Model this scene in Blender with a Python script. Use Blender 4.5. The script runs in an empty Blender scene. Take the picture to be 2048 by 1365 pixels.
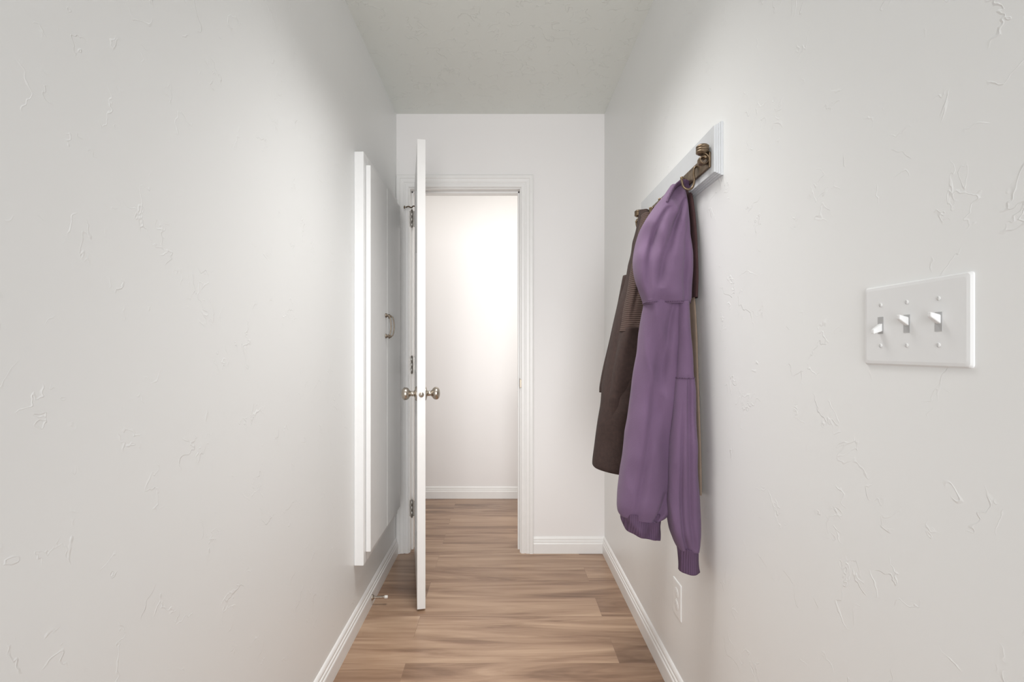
import bpy, bmesh, math
import numpy as np
from mathutils import Matrix, Vector, noise as mnoise

scene = bpy.context.scene
COL = scene.collection
WL = {}   # world location of every object

# ------------------------------------------------------------------ materials
def new_mat(name):
    m = bpy.data.materials.new(name); m.use_nodes = True
    nt = m.node_tree
    return m, nt, nt.nodes["Principled BSDF"]

def plain(name, col, rough=0.5, metal=0.0, noise=0.04, scale=30, bump=0.0, bscale=200, sheen=0.0, coat=0.0):
    m, nt, b = new_mat(name)
    tc = nt.nodes.new("ShaderNodeTexCoord")
    n = nt.nodes.new("ShaderNodeTexNoise"); n.inputs["Scale"].default_value = scale; n.inputs["Detail"].default_value = 4
    nt.links.new(tc.outputs["Object"], n.inputs["Vector"])
    r = nt.nodes.new("ShaderNodeValToRGB")
    r.color_ramp.elements[0].position = 0.3; r.color_ramp.elements[1].position = 0.7
    r.color_ramp.elements[0].color = tuple(c*(1-noise) for c in col)+(1,)
    r.color_ramp.elements[1].color = tuple(min(1, c*(1+noise)) for c in col)+(1,)
    nt.links.new(n.outputs["Fac"], r.inputs["Fac"])
    nt.links.new(r.outputs["Color"], b.inputs["Base Color"])
    b.inputs["Roughness"].default_value = rough
    b.inputs["Metallic"].default_value = metal
    if sheen: b.inputs["Sheen Weight"].default_value = sheen
    if coat: b.inputs["Coat Weight"].default_value = coat
    if bump:
        n2 = nt.nodes.new("ShaderNodeTexNoise"); n2.inputs["Scale"].default_value = bscale; n2.inputs["Detail"].default_value = 3
        nt.links.new(tc.outputs["Object"], n2.inputs["Vector"])
        bp = nt.nodes.new("ShaderNodeBump"); bp.inputs["Strength"].default_value = bump; bp.inputs["Distance"].default_value = 0.002
        nt.links.new(n2.outputs["Fac"], bp.inputs["Height"])
        nt.links.new(bp.outputs["Normal"], b.inputs["Normal"])
    return m

def wall_mat(name, col, rough=0.42, strength=0.5, dens=0.56):
    m, nt, b = new_mat(name)
    b.inputs["Base Color"].default_value = col+(1,)
    b.inputs["Roughness"].default_value = rough
    tc = nt.nodes.new("ShaderNodeTexCoord")
    def noise(scale, det, dist=0.0, off=0):
        mp = nt.nodes.new("ShaderNodeMapping"); mp.inputs["Location"].default_value = (off, off*1.7, off*.6)
        nt.links.new(tc.outputs["Object"], mp.inputs["Vector"])
        n = nt.nodes.new("ShaderNodeTexNoise"); n.inputs["Scale"].default_value = scale
        n.inputs["Detail"].default_value = det; n.inputs["Distortion"].default_value = dist
        nt.links.new(mp.outputs["Vector"], n.inputs["Vector"]); return n
    def ramp(src, stops):
        r = nt.nodes.new("ShaderNodeValToRGB"); cr = r.color_ramp
        while len(cr.elements) < len(stops): cr.elements.new(0.5)
        for e, (p, v) in zip(cr.elements, stops):
            e.position = p; e.color = (v, v, v, 1)
        nt.links.new(src.outputs["Fac"], r.inputs["Fac"]); return r
    lines = ramp(noise(16, 3, 0.4), [(0.482, 0), (0.5, 1), (0.505, 0)])
    mask = ramp(noise(13, 2, 0, 5.7), [(dens+0.0, 0), (dens+0.08, 1)])
    mul = nt.nodes.new("ShaderNodeMath"); mul.operation = 'MULTIPLY'
    nt.links.new(lines.outputs["Color"], mul.inputs[0]); nt.links.new(mask.outputs["Color"], mul.inputs[1])
    soft = noise(3, 2, 0, 8)
    ad = nt.nodes.new("ShaderNodeMath"); ad.operation = 'MULTIPLY_ADD'; ad.inputs[1].default_value = 2.0
    nt.links.new(soft.outputs["Fac"], ad.inputs[0]); nt.links.new(mul.outputs[0], ad.inputs[2])
    bp = nt.nodes.new("ShaderNodeBump"); bp.inputs["Strength"].default_value = strength; bp.inputs["Distance"].default_value = 0.002
    nt.links.new(ad.outputs[0], bp.inputs["Height"]); nt.links.new(bp.outputs["Normal"], b.inputs["Normal"])
    return m

def floor_mat():
    m, nt, b = new_mat("plank_floor")
    L = nt.links
    tc = nt.nodes.new("ShaderNodeTexCoord")
    mp = nt.nodes.new("ShaderNodeMapping"); mp.inputs["Location"].default_value = (0.35, 0.105, 0)
    L.new(tc.outputs["Object"], mp.inputs["Vector"])
    br = nt.nodes.new("ShaderNodeTexBrick")
    br.offset = 0.37; br.offset_frequency = 2; br.squash = 1
    br.inputs["Color1"].default_value = (0, 0, 0, 1); br.inputs["Color2"].default_value = (1, 1, 1, 1)
    br.inputs["Mortar"].default_value = (0.5, 0.5, 0.5, 1)
    br.inputs["Scale"].default_value = 1; br.inputs["Brick Width"].default_value = 1.22
    br.inputs["Row Height"].default_value = 0.152; br.inputs["Mortar Size"].default_value = 0.0005
    br.inputs["Mortar Smooth"].default_value = 0.3
    L.new(mp.outputs["Vector"], br.inputs["Vector"])
    sep = nt.nodes.new("ShaderNodeSeparateColor"); L.new(br.outputs["Color"], sep.inputs["Color"])
    cmb = nt.nodes.new("ShaderNodeCombineXYZ")
    k = nt.nodes.new("ShaderNodeMath"); k.operation = 'MULTIPLY'; k.inputs[1].default_value = 17.0
    L.new(sep.outputs["Red"], k.inputs[0]); L.new(k.outputs[0], cmb.inputs["X"]); L.new(k.outputs[0], cmb.inputs["Z"])
    va = nt.nodes.new("ShaderNodeVectorMath"); va.operation = 'ADD'
    L.new(tc.outputs["Object"], va.inputs[0]); L.new(cmb.outputs[0], va.inputs[1])
    def grain(sx, sy, det, dist):
        q = nt.nodes.new("ShaderNodeMapping"); q.inputs["Scale"].default_value = (sx, sy, 1)
        L.new(va.outputs[0], q.inputs["Vector"])
        n = nt.nodes.new("ShaderNodeTexNoise"); n.inputs["Scale"].default_value = 1; n.inputs["Detail"].default_value = det
        n.inputs["Distortion"].default_value = dist; n.inputs["Roughness"].default_value = 0.55
        L.new(q.outputs["Vector"], n.inputs["Vector"]); return n
    g1 = grain(1.0, 10, 5, 1.5); g2 = grain(3, 80, 4, 0.3)
    r1 = nt.nodes.new("ShaderNodeValToRGB"); cr = r1.color_ramp
    cr.elements[0].position = 0.28; cr.elements[0].color = (0.18, 0.103, 0.064, 1)
    cr.elements[1].position = 0.80; cr.elements[1].color = (0.54, 0.375, 0.255, 1)
    e = cr.elements.new(0.44); e.color = (0.29, 0.178, 0.115, 1)
    e = cr.elements.new(0.58); e.color = (0.40, 0.26, 0.172, 1)
    mx = nt.nodes.new("ShaderNodeMath"); mx.operation = 'MULTIPLY_ADD'; mx.inputs[1].default_value = 0.20
    L.new(g2.outputs["Fac"], mx.inputs[0])
    s1 = nt.nodes.new("ShaderNodeMath"); s1.operation = 'MULTIPLY_ADD'; s1.inputs[1].default_value = 1.0
    L.new(g1.outputs["Fac"], s1.inputs[0])
    s2 = nt.nodes.new("ShaderNodeMath"); s2.operation = 'MULTIPLY_ADD'; s2.inputs[1].default_value = 0.15; s2.inputs[2].default_value = -0.14
    L.new(sep.outputs["Red"], s2.inputs[0]); L.new(s2.outputs[0], s1.inputs[2]); L.new(s1.outputs[0], mx.inputs[2])
    L.new(mx.outputs[0], r1.inputs["Fac"])
    mm = nt.nodes.new("ShaderNodeMix"); mm.data_type = 'RGBA'
    L.new(br.outputs["Fac"], mm.inputs["Factor"]); L.new(r1.outputs["Color"], mm.inputs[6])
    mm.inputs[7].default_value = (0.24, 0.15, 0.10, 1)
    L.new(mm.outputs[2], b.inputs["Base Color"])
    b.inputs["Roughness"].default_value = 0.25
    bp = nt.nodes.new("ShaderNodeBump"); bp.inputs["Strength"].default_value = 0.10; bp.inputs["Distance"].default_value = 0.001
    L.new(g2.outputs["Fac"], bp.inputs["Height"]); L.new(bp.outputs["Normal"], b.inputs["Normal"])
    return m

def rib_mat(name, col, scale, direction='X'):
    m, nt, b = new_mat(name)
    tc = nt.nodes.new("ShaderNodeTexCoord")
    w = nt.nodes.new("ShaderNodeTexWave"); w.bands_direction = direction; w.inputs["Scale"].default_value = scale
    w.inputs["Distortion"].default_value = 0.6
    nt.links.new(tc.outputs["Object"], w.inputs["Vector"])
    r = nt.nodes.new("ShaderNodeValToRGB")
    r.color_ramp.elements[0].color = tuple(c*0.75 for c in col)+(1,); r.color_ramp.elements[1].color = tuple(c*1.1 for c in col)+(1,)
    nt.links.new(w.outputs["Fac"], r.inputs["Fac"]); nt.links.new(r.outputs["Color"], b.inputs["Base Color"])
    bp = nt.nodes.new("ShaderNodeBump"); bp.inputs["Strength"].default_value = 0.5; bp.inputs["Distance"].default_value = 0.002
    nt.links.new(w.outputs["Fac"], bp.inputs["Height"]); nt.links.new(bp.outputs["Normal"], b.inputs["Normal"])
    b.inputs["Roughness"].default_value = 0.9
    return m

M_wall = wall_mat("painted_plaster", (0.865, 0.870, 0.862), 0.36, 0.33, 0.545)
M_wall2 = wall_mat("painted_plaster_end", (0.89, 0.87, 0.86), 0.5, 0.1, 0.7)
M_ceil = wall_mat("ceiling_paint", (0.84, 0.86, 0.82), 0.7, 0.6, 0.46)
M_floor = floor_mat()
M_trim = plain("trim_paint", (0.89, 0.88, 0.865), 0.32, noise=0.01)
M_cab = plain("cabinet_paint", (0.89, 0.89, 0.885), 0.30, noise=0.01)
M_door = plain("door_paint", (0.86, 0.85, 0.835), 0.28, noise=0.01)
M_nickel = plain("satin_nickel", (0.50, 0.45, 0.39), 0.25, 1.0, noise=0.05)
M_pull = plain("aged_nickel", (0.24, 0.20, 0.16), 0.3, 1.0, noise=0.1)
M_hinge = plain("hinge_steel", (0.42, 0.40, 0.37), 0.35, 1.0, noise=0.08)
M_bronze = plain("antique_bronze", (0.19, 0.138, 0.09), 0.40, 0.85, noise=0.35, scale=60)
M_board = plain("rack_board_paint", (0.62, 0.635, 0.65), 0.4, noise=0.02)
M_plast = plain("switch_plastic", (0.82, 0.825, 0.825), 0.4, noise=0.005)
M_slot = plain("slot_grey", (0.46, 0.46, 0.46), 0.6)
M_screw = plain("screw_paint", (0.76, 0.76, 0.75), 0.4, noise=0.02)
M_outlet = plain("outlet_plastic", (0.87, 0.87, 0.86), 0.4, noise=0.005)
M_purple = plain("purple_fleece", (0.140, 0.083, 0.150), 0.95, noise=0.10, scale=6, bump=0.25, bscale=350, sheen=0.06)
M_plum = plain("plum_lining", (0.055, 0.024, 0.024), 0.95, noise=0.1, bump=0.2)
M_taupe = plain("taupe_strip", (0.27, 0.20, 0.15), 0.95, noise=0.08, bump=0.2)
M_purib = rib_mat("purple_rib", (0.108, 0.060, 0.114), 60)
M_brown = rib_mat("brown_knit", (0.074, 0.043, 0.034), 45, 'Z')
M_brown2 = plain("brown_woven", (0.039, 0.021, 0.017), 0.9, noise=0.2, scale=80, bump=0.3)
M_porc = plain("porcelain", (0.85, 0.85, 0.84), 0.1, noise=0.005)
M_rubber = plain("white_rubber", (0.78, 0.76, 0.72), 0.5)

# ------------------------------------------------------------------ helpers
def add_obj(name, verts, faces, mat, parent=None, smooth=False, xf=None, bevel=0.0, subsurf=0, origin=None):
    vs = [Vector(v) for v in verts]
    if xf is not None: vs = [xf @ v for v in vs]
    if origin is None:
        lo = Vector([min(v[i] for v in vs) for i in range(3)]); hi = Vector([max(v[i] for v in vs) for i in range(3)])
        origin = (lo+hi)/2
    origin = Vector(origin)
    me = bpy.data.meshes.new(name)
    me.from_pydata([tuple(v-origin) for v in vs], [], faces)
    bm = bmesh.new(); bm.from_mesh(me); bmesh.ops.recalc_face_normals(bm, faces=bm.faces); bm.to_mesh(me); bm.free()
    me.materials.append(mat)
    o = bpy.data.objects.new(name, me); COL.objects.link(o)
    place(o, origin, parent)
    if smooth:
        for p in me.polygons: p.use_smooth = True
    if bevel:
        md = o.modifiers.new("bevel", 'BEVEL'); md.width = bevel; md.segments = 3; md.limit_method = 'ANGLE'
    if subsurf:
        md = o.modifiers.new("sub", 'SUBSURF'); md.levels = subsurf; md.render_levels = subsurf
    return o

def place(o, wloc, parent):
    WL[o.name] = Vector(wloc)
    if parent is not None:
        o.parent = parent; o.location = Vector(wloc)-WL[parent.name]
    else: o.location = wloc

def empty(name, loc, parent=None):
    o = bpy.data.objects.new(name, None); o.empty_display_size = 0.05; COL.objects.link(o); place(o, loc, parent); return o

BF = [(0,3,2,1),(4,5,6,7),(0,1,5,4),(1,2,6,5),(2,3,7,6),(3,0,4,7)]
def bv(x0,x1,y0,y1,z0,z1): return [(x0,y0,z0),(x1,y0,z0),(x1,y1,z0),(x0,y1,z0),(x0,y0,z1),(x1,y0,z1),(x1,y1,z1),(x0,y1,z1)]
def boxes(name, bl, mat, parent=None, bevel=0.0, xf=None):
    v=[]; f=[]
    for b in bl:
        n=len(v); v+=bv(*b); f+=[tuple(i+n for i in q) for q in BF]
    return add_obj(name, v, f, mat, parent, xf=xf, bevel=bevel)

def extrude_profile(name, prof, fn, t0, t1, mat):
    n=len(prof); v=[fn(a,b,t0) for a,b in prof]+[fn(a,b,t1) for a,b in prof]
    f=[(i,(i+1)%n,(i+1)%n+n,i+n) for i in range(n)]+[tuple(range(n)),tuple(range(2*n-1,n-1,-1))]
    return add_obj(name, v, f, mat)

def lathe(name, prof, origin, axis, mat, parent=None, n=32, xf=None):
    ax=Vector(axis).normalized(); q=Vector((0,0,1)).rotation_difference(ax).to_matrix(); o=Vector(origin)
    v=[]; f=[]
    for r,h in prof:
        for i in range(n):
            a=2*math.pi*i/n; v.append(o+q@Vector((r*math.cos(a), r*math.sin(a), h)))
    for k in range(len(prof)-1):
        for i in range(n):
            j=(i+1)%n; f.append((k*n+i,k*n+j,(k+1)*n+j,(k+1)*n+i))
    f.append(tuple(range(n))); f.append(tuple((len(prof)-1)*n+i for i in range(n)))
    return add_obj(name, v, f, mat, parent, smooth=True, xf=xf)

def smooth_path(pts, m=8):
    P=[Vector(p) for p in pts]; out=[]
    for i in range(len(P)-1):
        p0=P[max(i-1,0)];p1=P[i];p2=P[i+1];p3=P[min(i+2,len(P)-1)]
        for k in range(m):
            t=k/m
            out.append(0.5*((2*p1)+(-p0+p2)*t+(2*p0-5*p1+4*p2-p3)*t*t+(-p0+3*p1-3*p2+p3)*t**3))
    out.append(P[-1]); return out

def tube_data(pts, rad, n=12, flat=1.0, closed=False):
    v=[]; f=[]; P=pts; N=len(P)
    up=None
    for k in range(N):
        if closed: t=(P[(k+1)%N]-P[k-1]).normalized()
        else: t=(P[min(k+1,N-1)]-P[max(k-1,0)]).normalized()
        if up is None:
            up=Vector((0,0,1)) if abs(t.z)<0.9 else Vector((1,0,0))
        a=(up-t*up.dot(t)).normalized(); b=t.cross(a); up=a
        r=rad[k] if hasattr(rad,'__len__') else rad
        for i in range(n):
            w=2*math.pi*i/n; v.append(P[k]+a*(r*math.cos(w))+b*(r*flat*math.sin(w)))
    for k in range(N if closed else N-1):
        k2=(k+1)%N
        for i in range(n):
            j=(i+1)%n; f.append((k*n+i,k*n+j,k2*n+j,k2*n+i))
    if not closed:
        f.append(tuple(range(n))); f.append(tuple((N-1)*n+i for i in range(n)))
    return v,f
def tube(name, pts, rad, mat, parent=None, n=12, m=8, flat=1.0, closed=False, xf=None, raw=False):
    P=[Vector(p) for p in pts] if raw else smooth_path(pts,m)
    v,f=tube_data(P,rad,n,flat,closed); return add_obj(name,v,f,mat,parent,smooth=True,xf=xf)

def top(o,label,cat,group=None):
    o["label"]=label; o["category"]=cat
    if group: o["group"]=group
    return o
def slabel(o,l): o["label"]=l; o["kind"]="structure"; return o

# ------------------------------------------------------------------ room shell
XL, XR, YE, ZC = -0.592, 0.564, 2.667, 2.439
YB = -1.3; YF = 3.646
BXL, BXR = -0.95, 0.66
T=0.10
slabel(boxes("floor", [(-1.2,1.2,YB,YF+T,-0.08,0)], M_floor), "light brown wood-look plank flooring")
slabel(boxes("ceiling", [(-1.2,1.2,YB,YF+T,ZC,ZC+0.08)], M_ceil), "painted ceiling with faint trowel texture")
slabel(boxes("wall_left", [(XL-T,XL,YB,YE,0,ZC)], M_wall), "off-white plaster wall with light trowel marks")
slabel(boxes("wall_right", [(XR,XR+T,YB,YE,0,ZC)], M_wall), "off-white plaster wall with light trowel marks")
JT=0.018; OX0,OX1,OZ=-0.516,0.094,2.022; YT=YE+0.12
slabel(boxes("wall_end", [(XL-T,OX0-JT,YE,YT,0,ZC),(OX1+JT,XR+T,YE,YT,0,ZC),(OX0-JT,OX1+JT,YE,YT,OZ+JT,ZC)], M_wall2), "off-white wall with a doorway")
slabel(boxes("wall_back", [(BXL-T,BXR+T,YF,YF+T,0,ZC)], M_wall2), "plain white wall of the next room")
slabel(boxes("wall_inner_left", [(BXL-T,BXL,YT,YF,0,ZC)], M_wall2), "plain white wall of the next room")
slabel(boxes("wall_inner_right", [(BXR,BXR+T,YT,YF,0,ZC)], M_wall2), "plain white wall of the next room")

BP=[(0,0),(.015,0),(.015,.052),(.0135,.056),(.0115,.058),(.0115,.066),(.010,.069),(.008,.070),(.008,.079),(.006,.084),(.003,.088),(0,.090)]
slabel(extrude_profile("baseboard_left", BP, lambda a,b,t:(XL+a,t,b), YB, YE, M_trim), "white moulded baseboard")
slabel(extrude_profile("baseboard_right", BP, lambda a,b,t:(XR-a,t,b), YB, YE, M_trim), "white moulded baseboard")
slabel(extrude_profile("baseboard_end", BP, lambda a,b,t:(t,YE-a,b), 0.1695, XR, M_trim), "white moulded baseboard")
slabel(extrude_profile("baseboard_back", BP, lambda a,b,t:(t,YF-a,b), BXL, BXR, M_trim), "white moulded baseboard")

# door casing (mitred sweep)
CP=[(0,0),(0,.009),(.005,.013),(.018,.013),(.022,.010),(.026,.010),(.030,.014),(.046,.015),(.050,.019),(.064,.019),(.070,.015),(.070,0)]
xl,xr,zt=OX0-.005,OX1+.005,OZ+.005
v=[];
for (u,o_) in CP:
    v+=[(xl-u,YE-o_,0),(xl-u,YE-o_,zt+u),(xr+u,YE-o_,zt+u),(xr+u,YE-o_,0)]
n=len(CP); f=[]
for i in range(n):
    j=(i+1)%n
    for k in range(3): f.append((i*4+k,i*4+k+1,j*4+k+1,j*4+k))
f.append(tuple(i*4 for i in range(n))); f.append(tuple(i*4+3 for i in range(n)))
slabel(add_obj("trim_1", v, f, M_trim), "white moulded door casing")
slabel(boxes("trim_2", [(OX0-JT,OX0,YE-.0005,YT,0,OZ),(OX1,OX1+JT,YE-.0005,YT,0,OZ),(OX0-JT,OX1+JT,YE-.0005,YT,OZ,OZ+JT)], M_trim), "white door jamb")
slabel(boxes("trim_3", [(OX0,OX0+.011,YE+.040,YE+.075,0,OZ),(OX1-.011,OX1,YE+.040,YE+.075,0,OZ),(OX0,OX1,YE+.040,YE+.075,OZ-.011,OZ)], M_trim, bevel=.002), "white door stop moulding")
sp = boxes("strike_plate", [(OX1-.0015,OX1,YE-.002,YE+.032,.912,.970),(OX1-.0015,OX1+.008,YE-.0125,YE-.0095,.918,.964),(OX1-.0015,OX1+.001,YE-.0125,YE,.918,.964)], M_pull, bevel=.001)
top(sp,"small nickel strike plate on the white door jamb","strike plate")

# ------------------------------------------------------------------ open door
DW,DT,DZ0,DZ1=0.60,0.035,0.010,2.035
d=Vector((0.2,-0.98,0)).normalized(); nn=Vector((0.98,0.2,0)).normalized()
piv=Vector((-0.489,2.652,0))
DX=Matrix(((d.x,nn.x,0,piv.x),(d.y,nn.y,0,piv.y),(0,0,1,0),(0,0,0,1)))
def panel_slab(name, W, Tk, z0, z1, panels, mat, xf):
    bm=bmesh.new()
    xs=sorted({0,W}|{p[0] for p in panels}|{p[1] for p in panels}); zs=sorted({z0,z1}|{p[2] for p in panels}|{p[3] for p in panels})
    pf=[]
    for y in (0,Tk):
        g={(x,z):bm.verts.new((x,y,z)) for x in xs for z in zs}
        for i in range(len(xs)-1):
            for j in range(len(zs)-1):
                q=[g[xs[i],zs[j]],g[xs[i+1],zs[j]],g[xs[i+1],zs[j+1]],g[xs[i],zs[j+1]]]
                if y>0: q=q[::-1]
                fa=bm.faces.new(q)
                if any(abs(xs[i]-p[0])<1e-6 and abs(zs[j]-p[2])<1e-6 for p in panels): pf.append(fa)
        if y==0: g0=g
        else: g1=g
    for a,b in [((xs[0],zs),None),((xs[-1],zs),None)]:
        x=a[0]
        for j in range(len(zs)-1): bm.faces.new([g0[x,zs[j]],g0[x,zs[j+1]],g1[x,zs[j+1]],g1[x,zs[j]]])
    for z in (zs[0],zs[-1]):
        for i in range(len(xs)-1): bm.faces.new([g0[xs[i],z],g0[xs[i+1],z],g1[xs[i+1],z],g1[xs[i],z]])
    bmesh.ops.recalc_face_normals(bm, faces=bm.faces)
    bmesh.ops.inset_individual(bm, faces=pf, thickness=0.012, depth=-0.007)
    bmesh.ops.inset_individual(bm, faces=pf, thickness=0.022, depth=0.005)
    me=bpy.data.meshes.new("t"); bm.to_mesh(me); bm.free()
    vs=[tuple(v.co) for v in me.vertices]; fs=[tuple(p.vertices) for p in me.polygons]; bpy.data.meshes.remove(me)
    return add_obj(name,vs,fs,mat,None,xf=xf)
pan=[]
for (a,b) in ((.10,.27),(.33,.50)):
    for (c,e) in ((.25,.82),(1.02,1.60),(1.70,1.90)): pan.append((a,b,c,e))
door=panel_slab("door_1",DW,DT,DZ0,DZ1,pan,M_door,DX)
slabel(door,"white panelled interior door standing open")
KU=DW-.060; KZ=0.934
knob=[(.032,0),(.032,.003),(.028,.007),(.015,.010),(.0115,.014),(.011,.026),(.015,.031),(.023,.036),(.0275,.043),(.0285,.050),(.027,.057),(.021,.063),(.011,.0665),(.002,.067)]
lathe("door_knob",knob,(KU,0,KZ),(0,-1,0),M_nickel,door,xf=DX)
lathe("door_knob",knob,(KU,DT,KZ),(0,1,0),M_nickel,door,xf=DX)
lathe("latch",[(.0115,0),(.0115,.0015),(.010,.002),(.007,.002),(.0065,.006),(.004,.009),(.001,.0095)],(DW,DT/2,KZ),(1,0,0),M_nickel,door,xf=DX)
for z in (1.85,1.045,.253):
    h=boxes("hinge",[(-.5155,-.4875,2.6475,2.6505,z-.044,z+.044)],M_hinge,door,bevel=.001)
    h["label"]="steel butt hinge"
    lathe("hinge_pin",[(.0025,-.051),(.0045,-.049),(.0045,-.046),(.0062,-.045),(.0062,-.015),(.0056,-.0145),(.0062,-.014),(.0062,.014),(.0056,.0145),(.0062,.015),(.0062,.045),(.0045,.046),(.0045,.049),(.0025,.051)],(-.5015,2.642,z),(0,0,1),M_hinge,h,n=16)
hs=tube("hinge_pin_stop",[(-.530,2.618,1.905),(-.517,2.626,1.912),(-.503,2.634,1.908),(-.490,2.620,1.912),(-.474,2.604,1.906)],.0035,M_bronze,door,n=10)
hs["label"]="bronze hinge pin door stop"
lathe("rubber_pad",[(.004,0),(.008,.002),(.008,.006),(.003,.008)],(-.533,2.616,1.905),(-.9,-.3,0),M_bronze,hs,n=16)
lathe("rubber_pad",[(.004,0),(.008,.002),(.008,.006),(.003,.008)],(-.474,2.604,1.906),(.9,-.3,0),M_bronze,hs,n=16)

# ------------------------------------------------------------------ built-in wall cabinet
cab=empty("wall_cabinet",(XL,2.2135,.268))
top(cab,"tall shallow white two-door cabinet mounted on the wall","cabinet")
F=.038; w=.060
boxes("body",[(XL,XL+F,1.907,1.907+w,.268,1.917),(XL,XL+F,2.520-w,2.520,.268,1.917),(XL,XL+F,1.907+w,2.520-w,1.917-w,1.917),(XL,XL+F,1.907+w,2.520-w,.268,.268+w),(XL,XL+.01,1.907+w,2.520-w,.268+w,1.917-w)],M_cab,cab,bevel=.003)
for (y0,y1,hy) in ((1.934,2.211,2.182),(2.2145,2.491,2.243)):
    dd=boxes("door",[(XL+F+.0005,XL+F+.0205,y0,y1,.312,1.873)],M_cab,cab,bevel=.003)
    x=XL+F+.0205
    hh=tube("handle",[(x,hy,1.190),(x+.010,hy,1.190),(x+.018,hy,1.196),(x+.023,hy,1.213),(x+.025,hy,1.237),(x+.023,hy,1.261),(x+.018,hy,1.278),(x+.010,hy,1.284),(x,hy,1.284)],.0030,M_pull,dd,n=12)
    for z in (1.190,1.284):
        lathe("handle_base",[(.010,0),(.010,.003),(.0085,.006),(.006,.008),(.0055,.011),(.0045,.013)],(x,hy,z),(1,0,0),M_pull,hh,n=20)

# ------------------------------------------------------------------ spring door stop on baseboard
ds=empty("door_stop",(XL+.015,2.115,.036))
top(ds,"nickel door stop with white rubber tip on the baseboard","door stop")
pr=[(.013,0),(.013,.003),(.007,.009),(.005,.011)]
for i in range(14):
    h=.012+i*.003; pr+=[(.0040,h),(.0050,h+.0015)]
pr+=[(.004,.055)]
lathe("rod",pr,(XL+.015,2.115,.036),(1,0,.04),M_nickel,ds,n=20)
lathe("rubber_tip",[(.005,0),(.0068,.001),(.0068,.011),(.0055,.014),(.002,.015)],(XL+.015+.055,2.115,.038),(1,0,.04),M_rubber,ds,n=20)

# ------------------------------------------------------------------ light switch plate
sw=empty("light_switch",(XR,.659,1.164)); top(sw,"white three-gang toggle light switch plate on the wall","light switch")
def plate(name, yc, zc, wy, hz, parent, mat, th=.0045):
    v=[];f=[]
    rings=[(0,0),(.0,th*.4),(.002,th*.85),(.006,th)]
    for ins,out in rings:
        a=wy/2-ins;b=hz/2-ins; r=.004
        for (cx,cz,a0) in ((a-r,b-r,0),(-(a-r),b-r,90),(-(a-r),-(b-r),180),(a-r,-(b-r),270)):
            for k in range(5):
                t=math.radians(a0+k*22.5); v.append((XR-out,yc+cx+r*math.cos(t),zc+cz+r*math.sin(t)))
    N=20
    for k in range(len(rings)-1):
        for i in range(N): f.append((k*N+i,k*N+(i+1)%N,(k+1)*N+(i+1)%N,(k+1)*N+i))
    f.append(tuple((len(rings)-1)*N+i for i in range(N))); f.append(tuple(range(N)))
    return add_obj(name,v,f,mat,parent)
pl=plate("cover_plate",.659,1.164,.171,.117,sw,M_plast)
PX=XR-.0045
for (y,up) in ((.711,False),(.665,True),(.6165,True)):
    boxes("switch_slot",[(PX-.0004,PX+.001,y-.0052,y+.0052,1.164-.0125,1.164+.0125)],M_slot,sw)
    s=1 if up else -1
    zc=1.164+s*.003
    v=[(PX,y-.0040,zc-.0060),(PX,y+.0040,zc-.0060),(PX,y+.0040,zc+.0060),(PX,y-.0040,zc+.0060),
       (PX-.0125,y-.0032,zc+s*.0065-.0032),(PX-.0125,y+.0032,zc+s*.0065-.0032),(PX-.0125,y+.0032,zc+s*.0065+.0032),(PX-.0125,y-.0032,zc+s*.0065+.0032)]
    add_obj("toggle",v,BF,M_plast,sw,bevel=.0014)
    for z in (1.164+.030,1.164-.030):
        sc=lathe("screw",[(.0029,0),(.0029,.0004),(.0024,.0008),(.001,.001)],(PX,y,z),(-1,0,0),M_screw,sw,n=16)
        boxes("screw_slot",[(PX-.0012,PX-.0008,y-.0004,y+.0004,z-.0022,z+.0022)],M_slot,sc)

# outlet low on the wall
ou=empty("electrical_outlet",(XR,1.552,.322)); top(ou,"white duplex electrical outlet low on the wall","outlet")
plate("cover_plate",1.552,.322,.072,.117,ou,M_outlet,.003)
QX=XR-.003
for z in (.322+.020,.322-.020):
    rc=lathe("socket",[(.0165,0),(.0165,.0005),(.0155,.0008),(.001,.0008)],(QX,1.552,z),(-1,0,0),M_outlet,ou,n=28)
    boxes("socket_slot",[(QX-.0011,QX-.0007,1.552-.0073,1.552-.0065,z,z+.005),(QX-.0011,QX-.0007,1.552+.0065,1.552+.0073,z,z+.005)],M_slot,rc)
lathe("screw",[(.0028,0),(.0028,.0005),(.001,.001)],(QX,1.552,.322),(-1,0,0),M_outlet,ou,n=16)

# ------------------------------------------------------------------ coat rack
rack=empty("coat_rack",(XR,1.56,1.645)); top(rack,"pale grey moulded board coat rack with antique bronze hooks","coat rack")
v=[];f=[]
steps=[(0,0),(.006,0),(.0062,.004),(.010,.0045),(.0102,.008),(.014,.0085),(.0142,.0115),(.019,.012)]
y0,y1,z0,z1=1.228,1.905,1.576,1.714
for out,ins in steps:
    ii=ins
    v+=[(XR-out,y0+ii,z0+ii),(XR-out,y1-ii,z0+ii),(XR-out,y1-ii,z1-ii*.5),(XR-out,y0+ii,z1-ii*.5)]
for k in range(len(steps)-1):
    for i in range(4): f.append((k*4+i,k*4+(i+1)%4,(k+1)*4+(i+1)%4,(k+1)*4+i))
f.append((0,1,2,3)); q=(len(steps)-1)*4; f.append((q,q+1,q+2,q+3))
add_obj("backboard",v,f,M_board,rack)
XB=XR-.019
boxes("rail",[(XB-.006,XB,1.256,1.878,1.606,1.648)],M_bronze,rack,bevel=.0025)
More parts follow.
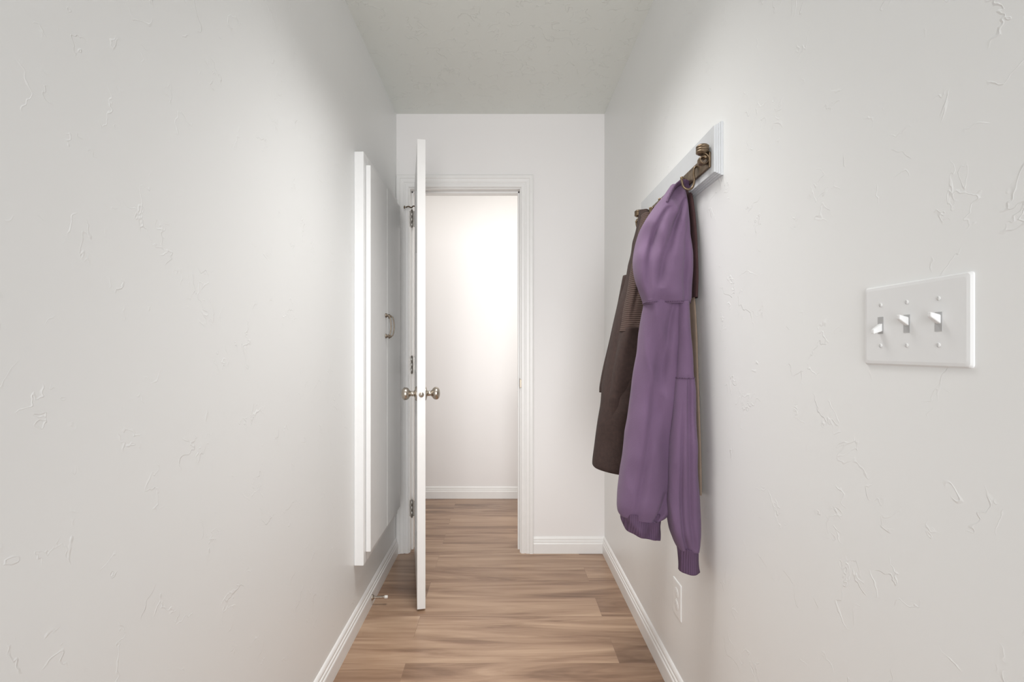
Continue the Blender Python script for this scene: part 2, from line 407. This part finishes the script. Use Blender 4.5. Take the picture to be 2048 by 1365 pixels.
def finial(y):
    p=empty("end_hook",(XB-.004,y,1.64),rack)
    pr=[(.004,-.004),(.011,-.002),(.0135,.0)]
    for i in range(3):
        h=.001+i*.0065; pr+=[(.0140,h),(.0165,h+.0010),(.0165,h+.0050),(.0140,h+.0060)]
    pr+=[(.0135,.0205),(.0125,.0225),(.002,.0228)]
    lathe("ridged_cap",pr,(XB-.018,y,1.646),(0,0,1),M_bronze,p,n=28)
    pts=[]
    for k in range(26):
        a=math.radians(90-k*17); r=.0155-.0004*k
        pts.append((XB-.018+r*math.cos(a)*1.0,y,1.629+r*math.sin(a)))
    vv,ff=tube_data([Vector(q) for q in pts],.0028,10,3.8)
    add_obj("scroll",vv,ff,M_bronze,p,smooth=True)
    tube("arm",[(XB-.002,y,1.632),(XB-.010,y,1.640),(XB-.018,y,1.647)],.0045,M_bronze,p)
finial(1.268); finial(1.862)
HY=[1.335,1.43,1.525,1.62,1.715,1.79]
for y in HY:
    hp=tube("hook",[(XB-.006,y,1.638),(XB-.012,y,1.634),(XB-.015,y,1.618),(XB-.013,y,1.598),(XB-.018,y,1.580),(XB-.030,y,1.574),(XB-.042,y,1.580),(XB-.047,y,1.594),(XB-.048,y,1.604)],
            .0032,M_bronze,rack,n=12)
    lathe("hook_tip",[(.001,-.004),(.0036,-.003),(.0042,0),(.0036,.003),(.001,.004)],(XB-.048,y,1.606),(0,0,1),M_bronze,hp,n=14)

# ------------------------------------------------------------------ garments (lofted folded cloth)
def catmull(arr, t):
    n=len(arr); i=min(int(t),n-2); u=t-i
    p0=arr[max(i-1,0)];p1=arr[i];p2=arr[i+1];p3=arr[min(i+2,n-1)]
    return 0.5*((2*p1)+(-p0+p2)*u+(2*p0-5*p1+4*p2-p3)*u*u+(-p0+3*p1-3*p2+p3)*u**3)
class Loft:
    """sections: (z, x0, x1, yc, half_depth); folds: (k, phase, twist, amp_top, amp_bottom);
    creases: (angle_deg_top, angle_deg_bottom, t0, t1, depth, width_deg)"""
    def __init__(s, secs, folds, power=2.3, xmax=0.561, slant=0.0, creases=(), wr=0.006, seed=0.0):
        s.A=np.array(secs,float); s.folds=folds; s.p=power; s.xmax=xmax; s.slant=slant; s.cr=creases; s.wr=wr; s.seed=seed
    def ring(s, t, n=96, inflate=0.0):
        z,x0,x1,yc,hd=catmull(s.A,t*(len(s.A)-1)); cx=(x0+x1)/2; hw=max((x1-x0)/2,.003)+inflate; hd=max(hd,.003)+inflate
        out=[]
        for i in range(n):
            a=2*math.pi*i/n; c,sn=math.cos(a),math.sin(a)
            px=math.copysign(abs(c)**(2/s.p),c); py=math.copysign(abs(sn)**(2/s.p),sn)
            m=0
            for (k,ph,tw,a0,a1) in s.folds:
                m+=(a0+(a1-a0)*t)*math.sin(k*a+ph+tw*t*6+0.7*math.sin(5*t+ph))
            for (A0,A1,t0,t1,dp,wd) in s.cr:
                if t0<t<t1:
                    u=(t-t0)/(t1-t0); ac=math.radians(A0+(A1-A0)*u)
                    dd=(a-ac+math.pi)%(2*math.pi)-math.pi
                    m-=dp*math.sin(math.pi*u)**.6*math.exp(-(dd/math.radians(wd))**2)
            # wrinkles: soft ridged noise stretched along the drape direction
            X=cx+px*hw; Z=z
            q=Vector(((X*.95+Z*.35)*13+s.seed, sn*.9+s.seed*.3, (Z*.9-X*.3)*4.2))
            r=1-math.sqrt(mnoise.noise(q)**2+.006)*2.2
            q2=Vector((X*30+s.seed, sn*2, Z*22))
            m+=s.wr*(r-.5)*min(1,hd/.05)+s.wr*.16*mnoise.noise(q2)
            x=cx+px*hw+c*m*.35; y=yc+py*hd+sn*m*1.0
            x=min(x,s.xmax-(.0005*abs(sn)))
            zz=z-s.slant*t*(x-cx)
            out.append(Vector((x,y,zz)))
        return out
    def build(s,name,mat,parent,N=130,n=128,t0=0,t1=1,inflate=0.0):
        v=[];f=[]
        for k in range(N+1):
            v+=s.ring(t0+(t1-t0)*k/N,n,inflate)
        for k in range(N):
            for i in range(n):
                j=(i+1)%n; f.append((k*n+i,k*n+j,(k+1)*n+j,(k+1)*n+i))
        c0=sum(v[:n],Vector())/n; c1=sum(v[-n:],Vector())/n
        v.append(c0+Vector((0,0,.004))); v.append(c1+Vector((0,0,.012))); a=len(v)-2;b=len(v)-1
        for i in range(n):
            j=(i+1)%n; f.append((a,j,i)); f.append((b,N*n+i,N*n+j))
        return add_obj(name,v,f,mat,parent,smooth=True)
    def seam(s,name,t,mat,parent,r=.0018,inflate=.0004):
        v,f=tube_data(s.ring(t,96,inflate),r,8,1,True); return add_obj(name,v,f,mat,parent,smooth=True)

# purple sweatshirt (the side facing the hall entrance is around 270 degrees)
ps=empty("sweatshirt",(.50,1.43,1.60)); top(ps,"purple fleece sweatshirt hanging from a bronze wall hook","sweatshirt")
up=Loft([(1.618,.500,.534,1.43,.015),(1.600,.486,.538,1.425,.028),(1.572,.466,.539,1.42,.042),(1.540,.443,.539,1.413,.054),(1.500,.414,.538,1.405,.064),(1.450,.393,.538,1.40,.070),(1.388,.379,.538,1.39,.076),(1.330,.382,.536,1.385,.076),(1.285,.394,.529,1.375,.070),(1.256,.403,.523,1.37,.056)],
        [(3,0.4,.6,.000,.005),(5,1.1,-.9,.002,.004)],wr=.020,seed=2.0,
        creases=[(300,250,.25,.85,.020,8),(250,215,.35,.95,.018,9),(315,300,.45,1.0,.014,7)])
up.build("upper_body",M_purple,ps)
lo=Loft([(1.285,.407,.518,1.37,.052),(1.250,.402,.514,1.37,.052),(1.214,.396,.511,1.372,.054),(1.128,.385,.508,1.375,.058),(1.043,.371,.506,1.378,.062),(.944,.360,.502,1.380,.066),(.845,.348,.496,1.380,.070),(.740,.333,.486,1.380,.074),(.690,.329,.476,1.380,.074),(.664,.331,.462,1.380,.068),(.655,.336,.452,1.380,.064)],
        [(3,1.2,.5,.002,.005),(5,0.2,-.4,.001,.004)],slant=.06,wr=.012,seed=7.3,
        creases=[(285,262,.0,.6,.010,8),(262,240,.25,1.0,.012,9),(300,290,.7,1.0,.018,8)])
lo.build("lower_body",M_purple,ps)
hem=Loft([(.672,.339,.452,1.380,.064),(.650,.340,.450,1.380,.063),(.628,.342,.446,1.380,.062),(.606,.348,.441,1.380,.060)],
        [(3,1.6,.2,.005,.005),(5,0.0,-.3,.005,.005),(8,2.0,.3,.003,.003)],slant=.28,wr=.005)
hem.build("hem",M_purib,ps,N=20)["label"]="ribbed hem"
sl=Loft([(1.262,.480,.518,1.350,.038),(1.200,.481,.520,1.345,.038),(1.142,.481,.522,1.340,.039),(1.060,.478,.524,1.335,.041),(1.045,.476,.526,1.335,.043),(.987,.470,.528,1.330,.045),(.849,.459,.531,1.325,.047),(.712,.453,.534,1.318,.048),(.640,.456,.535,1.315,.045),(.605,.467,.534,1.315,.038),(.585,.477,.531,1.315,.033)],
        [(2,0.5,.5,.000,.004),(4,1.9,-.5,.001,.003)],wr=.010,seed=4.1,creases=[(268,285,.3,.95,.009,9),(245,255,.5,1.0,.009,8)])
sl.build("sleeve",M_purple,ps)
cf=Loft([(.592,.478,.531,1.315,.033),(.576,.480,.533,1.315,.031),(.545,.482,.534,1.315,.030),(.524,.483,.536,1.315,.030)],[(4,1.5,0,.002,.003)],wr=.003)
cf.build("cuff",M_purib,ps,N=16)["label"]="ribbed cuff"
up.seam("seam",.975,M_purib,ps); sl.seam("seam",.36,M_purib,ps)
cp=smooth_path([(.538,1.405,1.600),(.532,1.398,1.613),(.515,1.394,1.613),(.495,1.386,1.597),(.478,1.374,1.570),(.467,1.370,1.545)],8)
vv,ff=tube_data(cp,.0045,12,2.6); add_obj("collar",vv,ff,M_purib,ps,smooth=True)["label"]="ribbed collar band"
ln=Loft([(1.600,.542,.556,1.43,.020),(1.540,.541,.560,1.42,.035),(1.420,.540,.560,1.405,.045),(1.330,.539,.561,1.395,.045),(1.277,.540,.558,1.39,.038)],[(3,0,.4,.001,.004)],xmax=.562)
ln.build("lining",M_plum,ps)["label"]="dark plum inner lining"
tg=Loft([(1.42,.548,.559,1.43,.03),(1.30,.547,.561,1.43,.04),(1.20,.547,.562,1.42,.045),(1.0,.546,.562,1.405,.048),(.85,.546,.562,1.395,.05),(.735,.546,.562,1.39,.05),(.72,.548,.562,1.39,.045)],[(3,0,.4,.001,.003)],xmax=.563,wr=.002)  # thin taupe strip between the sweatshirt and the wall
tg.build("wall_side_strip",M_taupe,ps)["label"]="thin taupe strip behind the sweatshirt against the wall"

# brown jacket
bj=empty("jacket",(.50,1.74,1.62)); top(bj,"dark brown knit jacket hanging from the coat rack","jacket")
bb=Loft([(1.640,.500,.535,1.76,.015),(1.600,.492,.540,1.745,.035),(1.547,.478,.545,1.73,.055),(1.451,.457,.548,1.715,.075),(1.360,.435,.550,1.71,.085),(1.270,.409,.550,1.70,.09),(1.146,.380,.550,1.69,.095),(1.024,.354,.548,1.68,.10),(.930,.338,.546,1.67,.10),(.853,.327,.544,1.67,.10),(.733,.313,.540,1.67,.10),(.712,.316,.538,1.67,.097)],
        [(3,.2,.5,.001,.004),(5,1.4,-.6,.002,.004)],slant=.10,wr=.008,seed=11)
bb.build("body",M_brown2,bj)
bs=Loft([(1.600,.484,.535,1.67,.030),(1.500,.459,.530,1.65,.045),(1.400,.438,.520,1.640,.05),(1.270,.411,.505,1.63,.05),(1.190,.395,.498,1.62,.052)],[(3,1,.5,.001,.004),(5,.3,.3,.001,.003)],wr=.007,seed=5,creases=[(270,235,.1,.9,.008,10)])
bs.build("sleeve",M_brown,bj)
bs2=Loft([(1.200,.397,.497,1.62,.0515),(1.146,.386,.492,1.622,.050),(1.05,.368,.480,1.625,.05),(.95,.352,.470,1.63,.05),(.85,.344,.462,1.635,.046),(.77,.344,.455,1.64,.042)],[(3,1,.5,.004,.004),(5,.3,.3,.003,.003)],wr=.007,seed=5)
bs2.build("lower_sleeve",M_brown2,bj)
bk=Loft([(1.40,.440,.480,1.76,.02),(1.30,.420,.470,1.76,.03),(1.18,.394,.460,1.76,.035),(1.08,.370,.44,1.76,.035),(1.0,.355,.43,1.76,.035),(.972,.354,.425,1.76,.033)],[(3,1,.5,.002,.003)],wr=.003)
bk.build("sleeve",M_brown2,bj,N=30)

# ------------------------------------------------------------------ basin in next room (only its rim edge shows)
sk=empty("sink",(.38,3.2,.0)); top(sk,"white porcelain pedestal sink with rounded rim","sink")
v=[];f=[];N=48
prof=[(.10,.66),(.17,.70),(.235,.76),(.262,.82),(.268,.85),(.262,.866),(.245,.87),(.228,.862),(.20,.80),(.12,.755),(.02,.75)]
for r,z in prof:
    for i in range(N):
        a=2*math.pi*i/N; v.append((.372+r*1.03*math.cos(a),3.2+r*.82*math.sin(a),z))
for k in range(len(prof)-1):
    for i in range(N): f.append((k*N+i,k*N+(i+1)%N,(k+1)*N+(i+1)%N,(k+1)*N+i))
f.append(tuple(range(N))); f.append(tuple((len(prof)-1)*N+i for i in range(N)))
add_obj("basin",v,f,M_porc,sk,smooth=True)
lathe("pedestal",[(.13,0),(.125,.03),(.09,.10),(.075,.35),(.085,.58),(.11,.675)],(.40,3.2,0),(0,0,1),M_porc,sk)

# ------------------------------------------------------------------ lights
def area(name, loc, rot, sx, sy, power, col=(1,1,1), spread=180):
    l=bpy.data.lights.new(name,'AREA'); l.shape='RECTANGLE'; l.size=sx; l.size_y=sy; l.energy=power; l.color=col; l.spread=math.radians(spread)
    o=bpy.data.objects.new(name,l); COL.objects.link(o); o.location=loc; o.rotation_euler=rot; return o
area("hall_overhead_fill",(0,1.45,2.42),(0,0,0),.50,.64,8.6,(1,.99,.97),92)  # added overhead fill, kept out of view, evens the hall brightness
area("rear_fill_light",(0,-1.25,1.3),(math.radians(90),0,0),1.1,2.1,11,(.985,.99,1),75)  # added fill panel behind the camera, brightens the end wall; no window there
area("next_room_light",(-.1,2.98,2.42),(0,0,0),1.3,.25,3.8,(1,.98,.95))
area("next_room_hidden_fill",(.37,2.80,1.2),(math.radians(90),0,0),.45,2.1,5.6,(1,.98,.95))  # added fill hidden behind the end wall, brightens the far wall evenly
wd=bpy.data.worlds.new("world"); scene.world=wd; wd.use_nodes=True
bg=wd.node_tree.nodes["Background"]; bg.inputs["Color"].default_value=(.98,.99,1,1); bg.inputs["Strength"].default_value=0.74

# ------------------------------------------------------------------ camera
cam=bpy.data.cameras.new("camera"); cam.sensor_width=36; cam.lens=16.875; cam.clip_start=.02
cam.shift_x=.0088; cam.shift_y=.0085
co=bpy.data.objects.new("camera",cam); COL.objects.link(co); co.location=(0,0,1.128); co.rotation_euler=(math.radians(90),0,0)
scene.camera=co
scene.view_settings.view_transform='Standard'
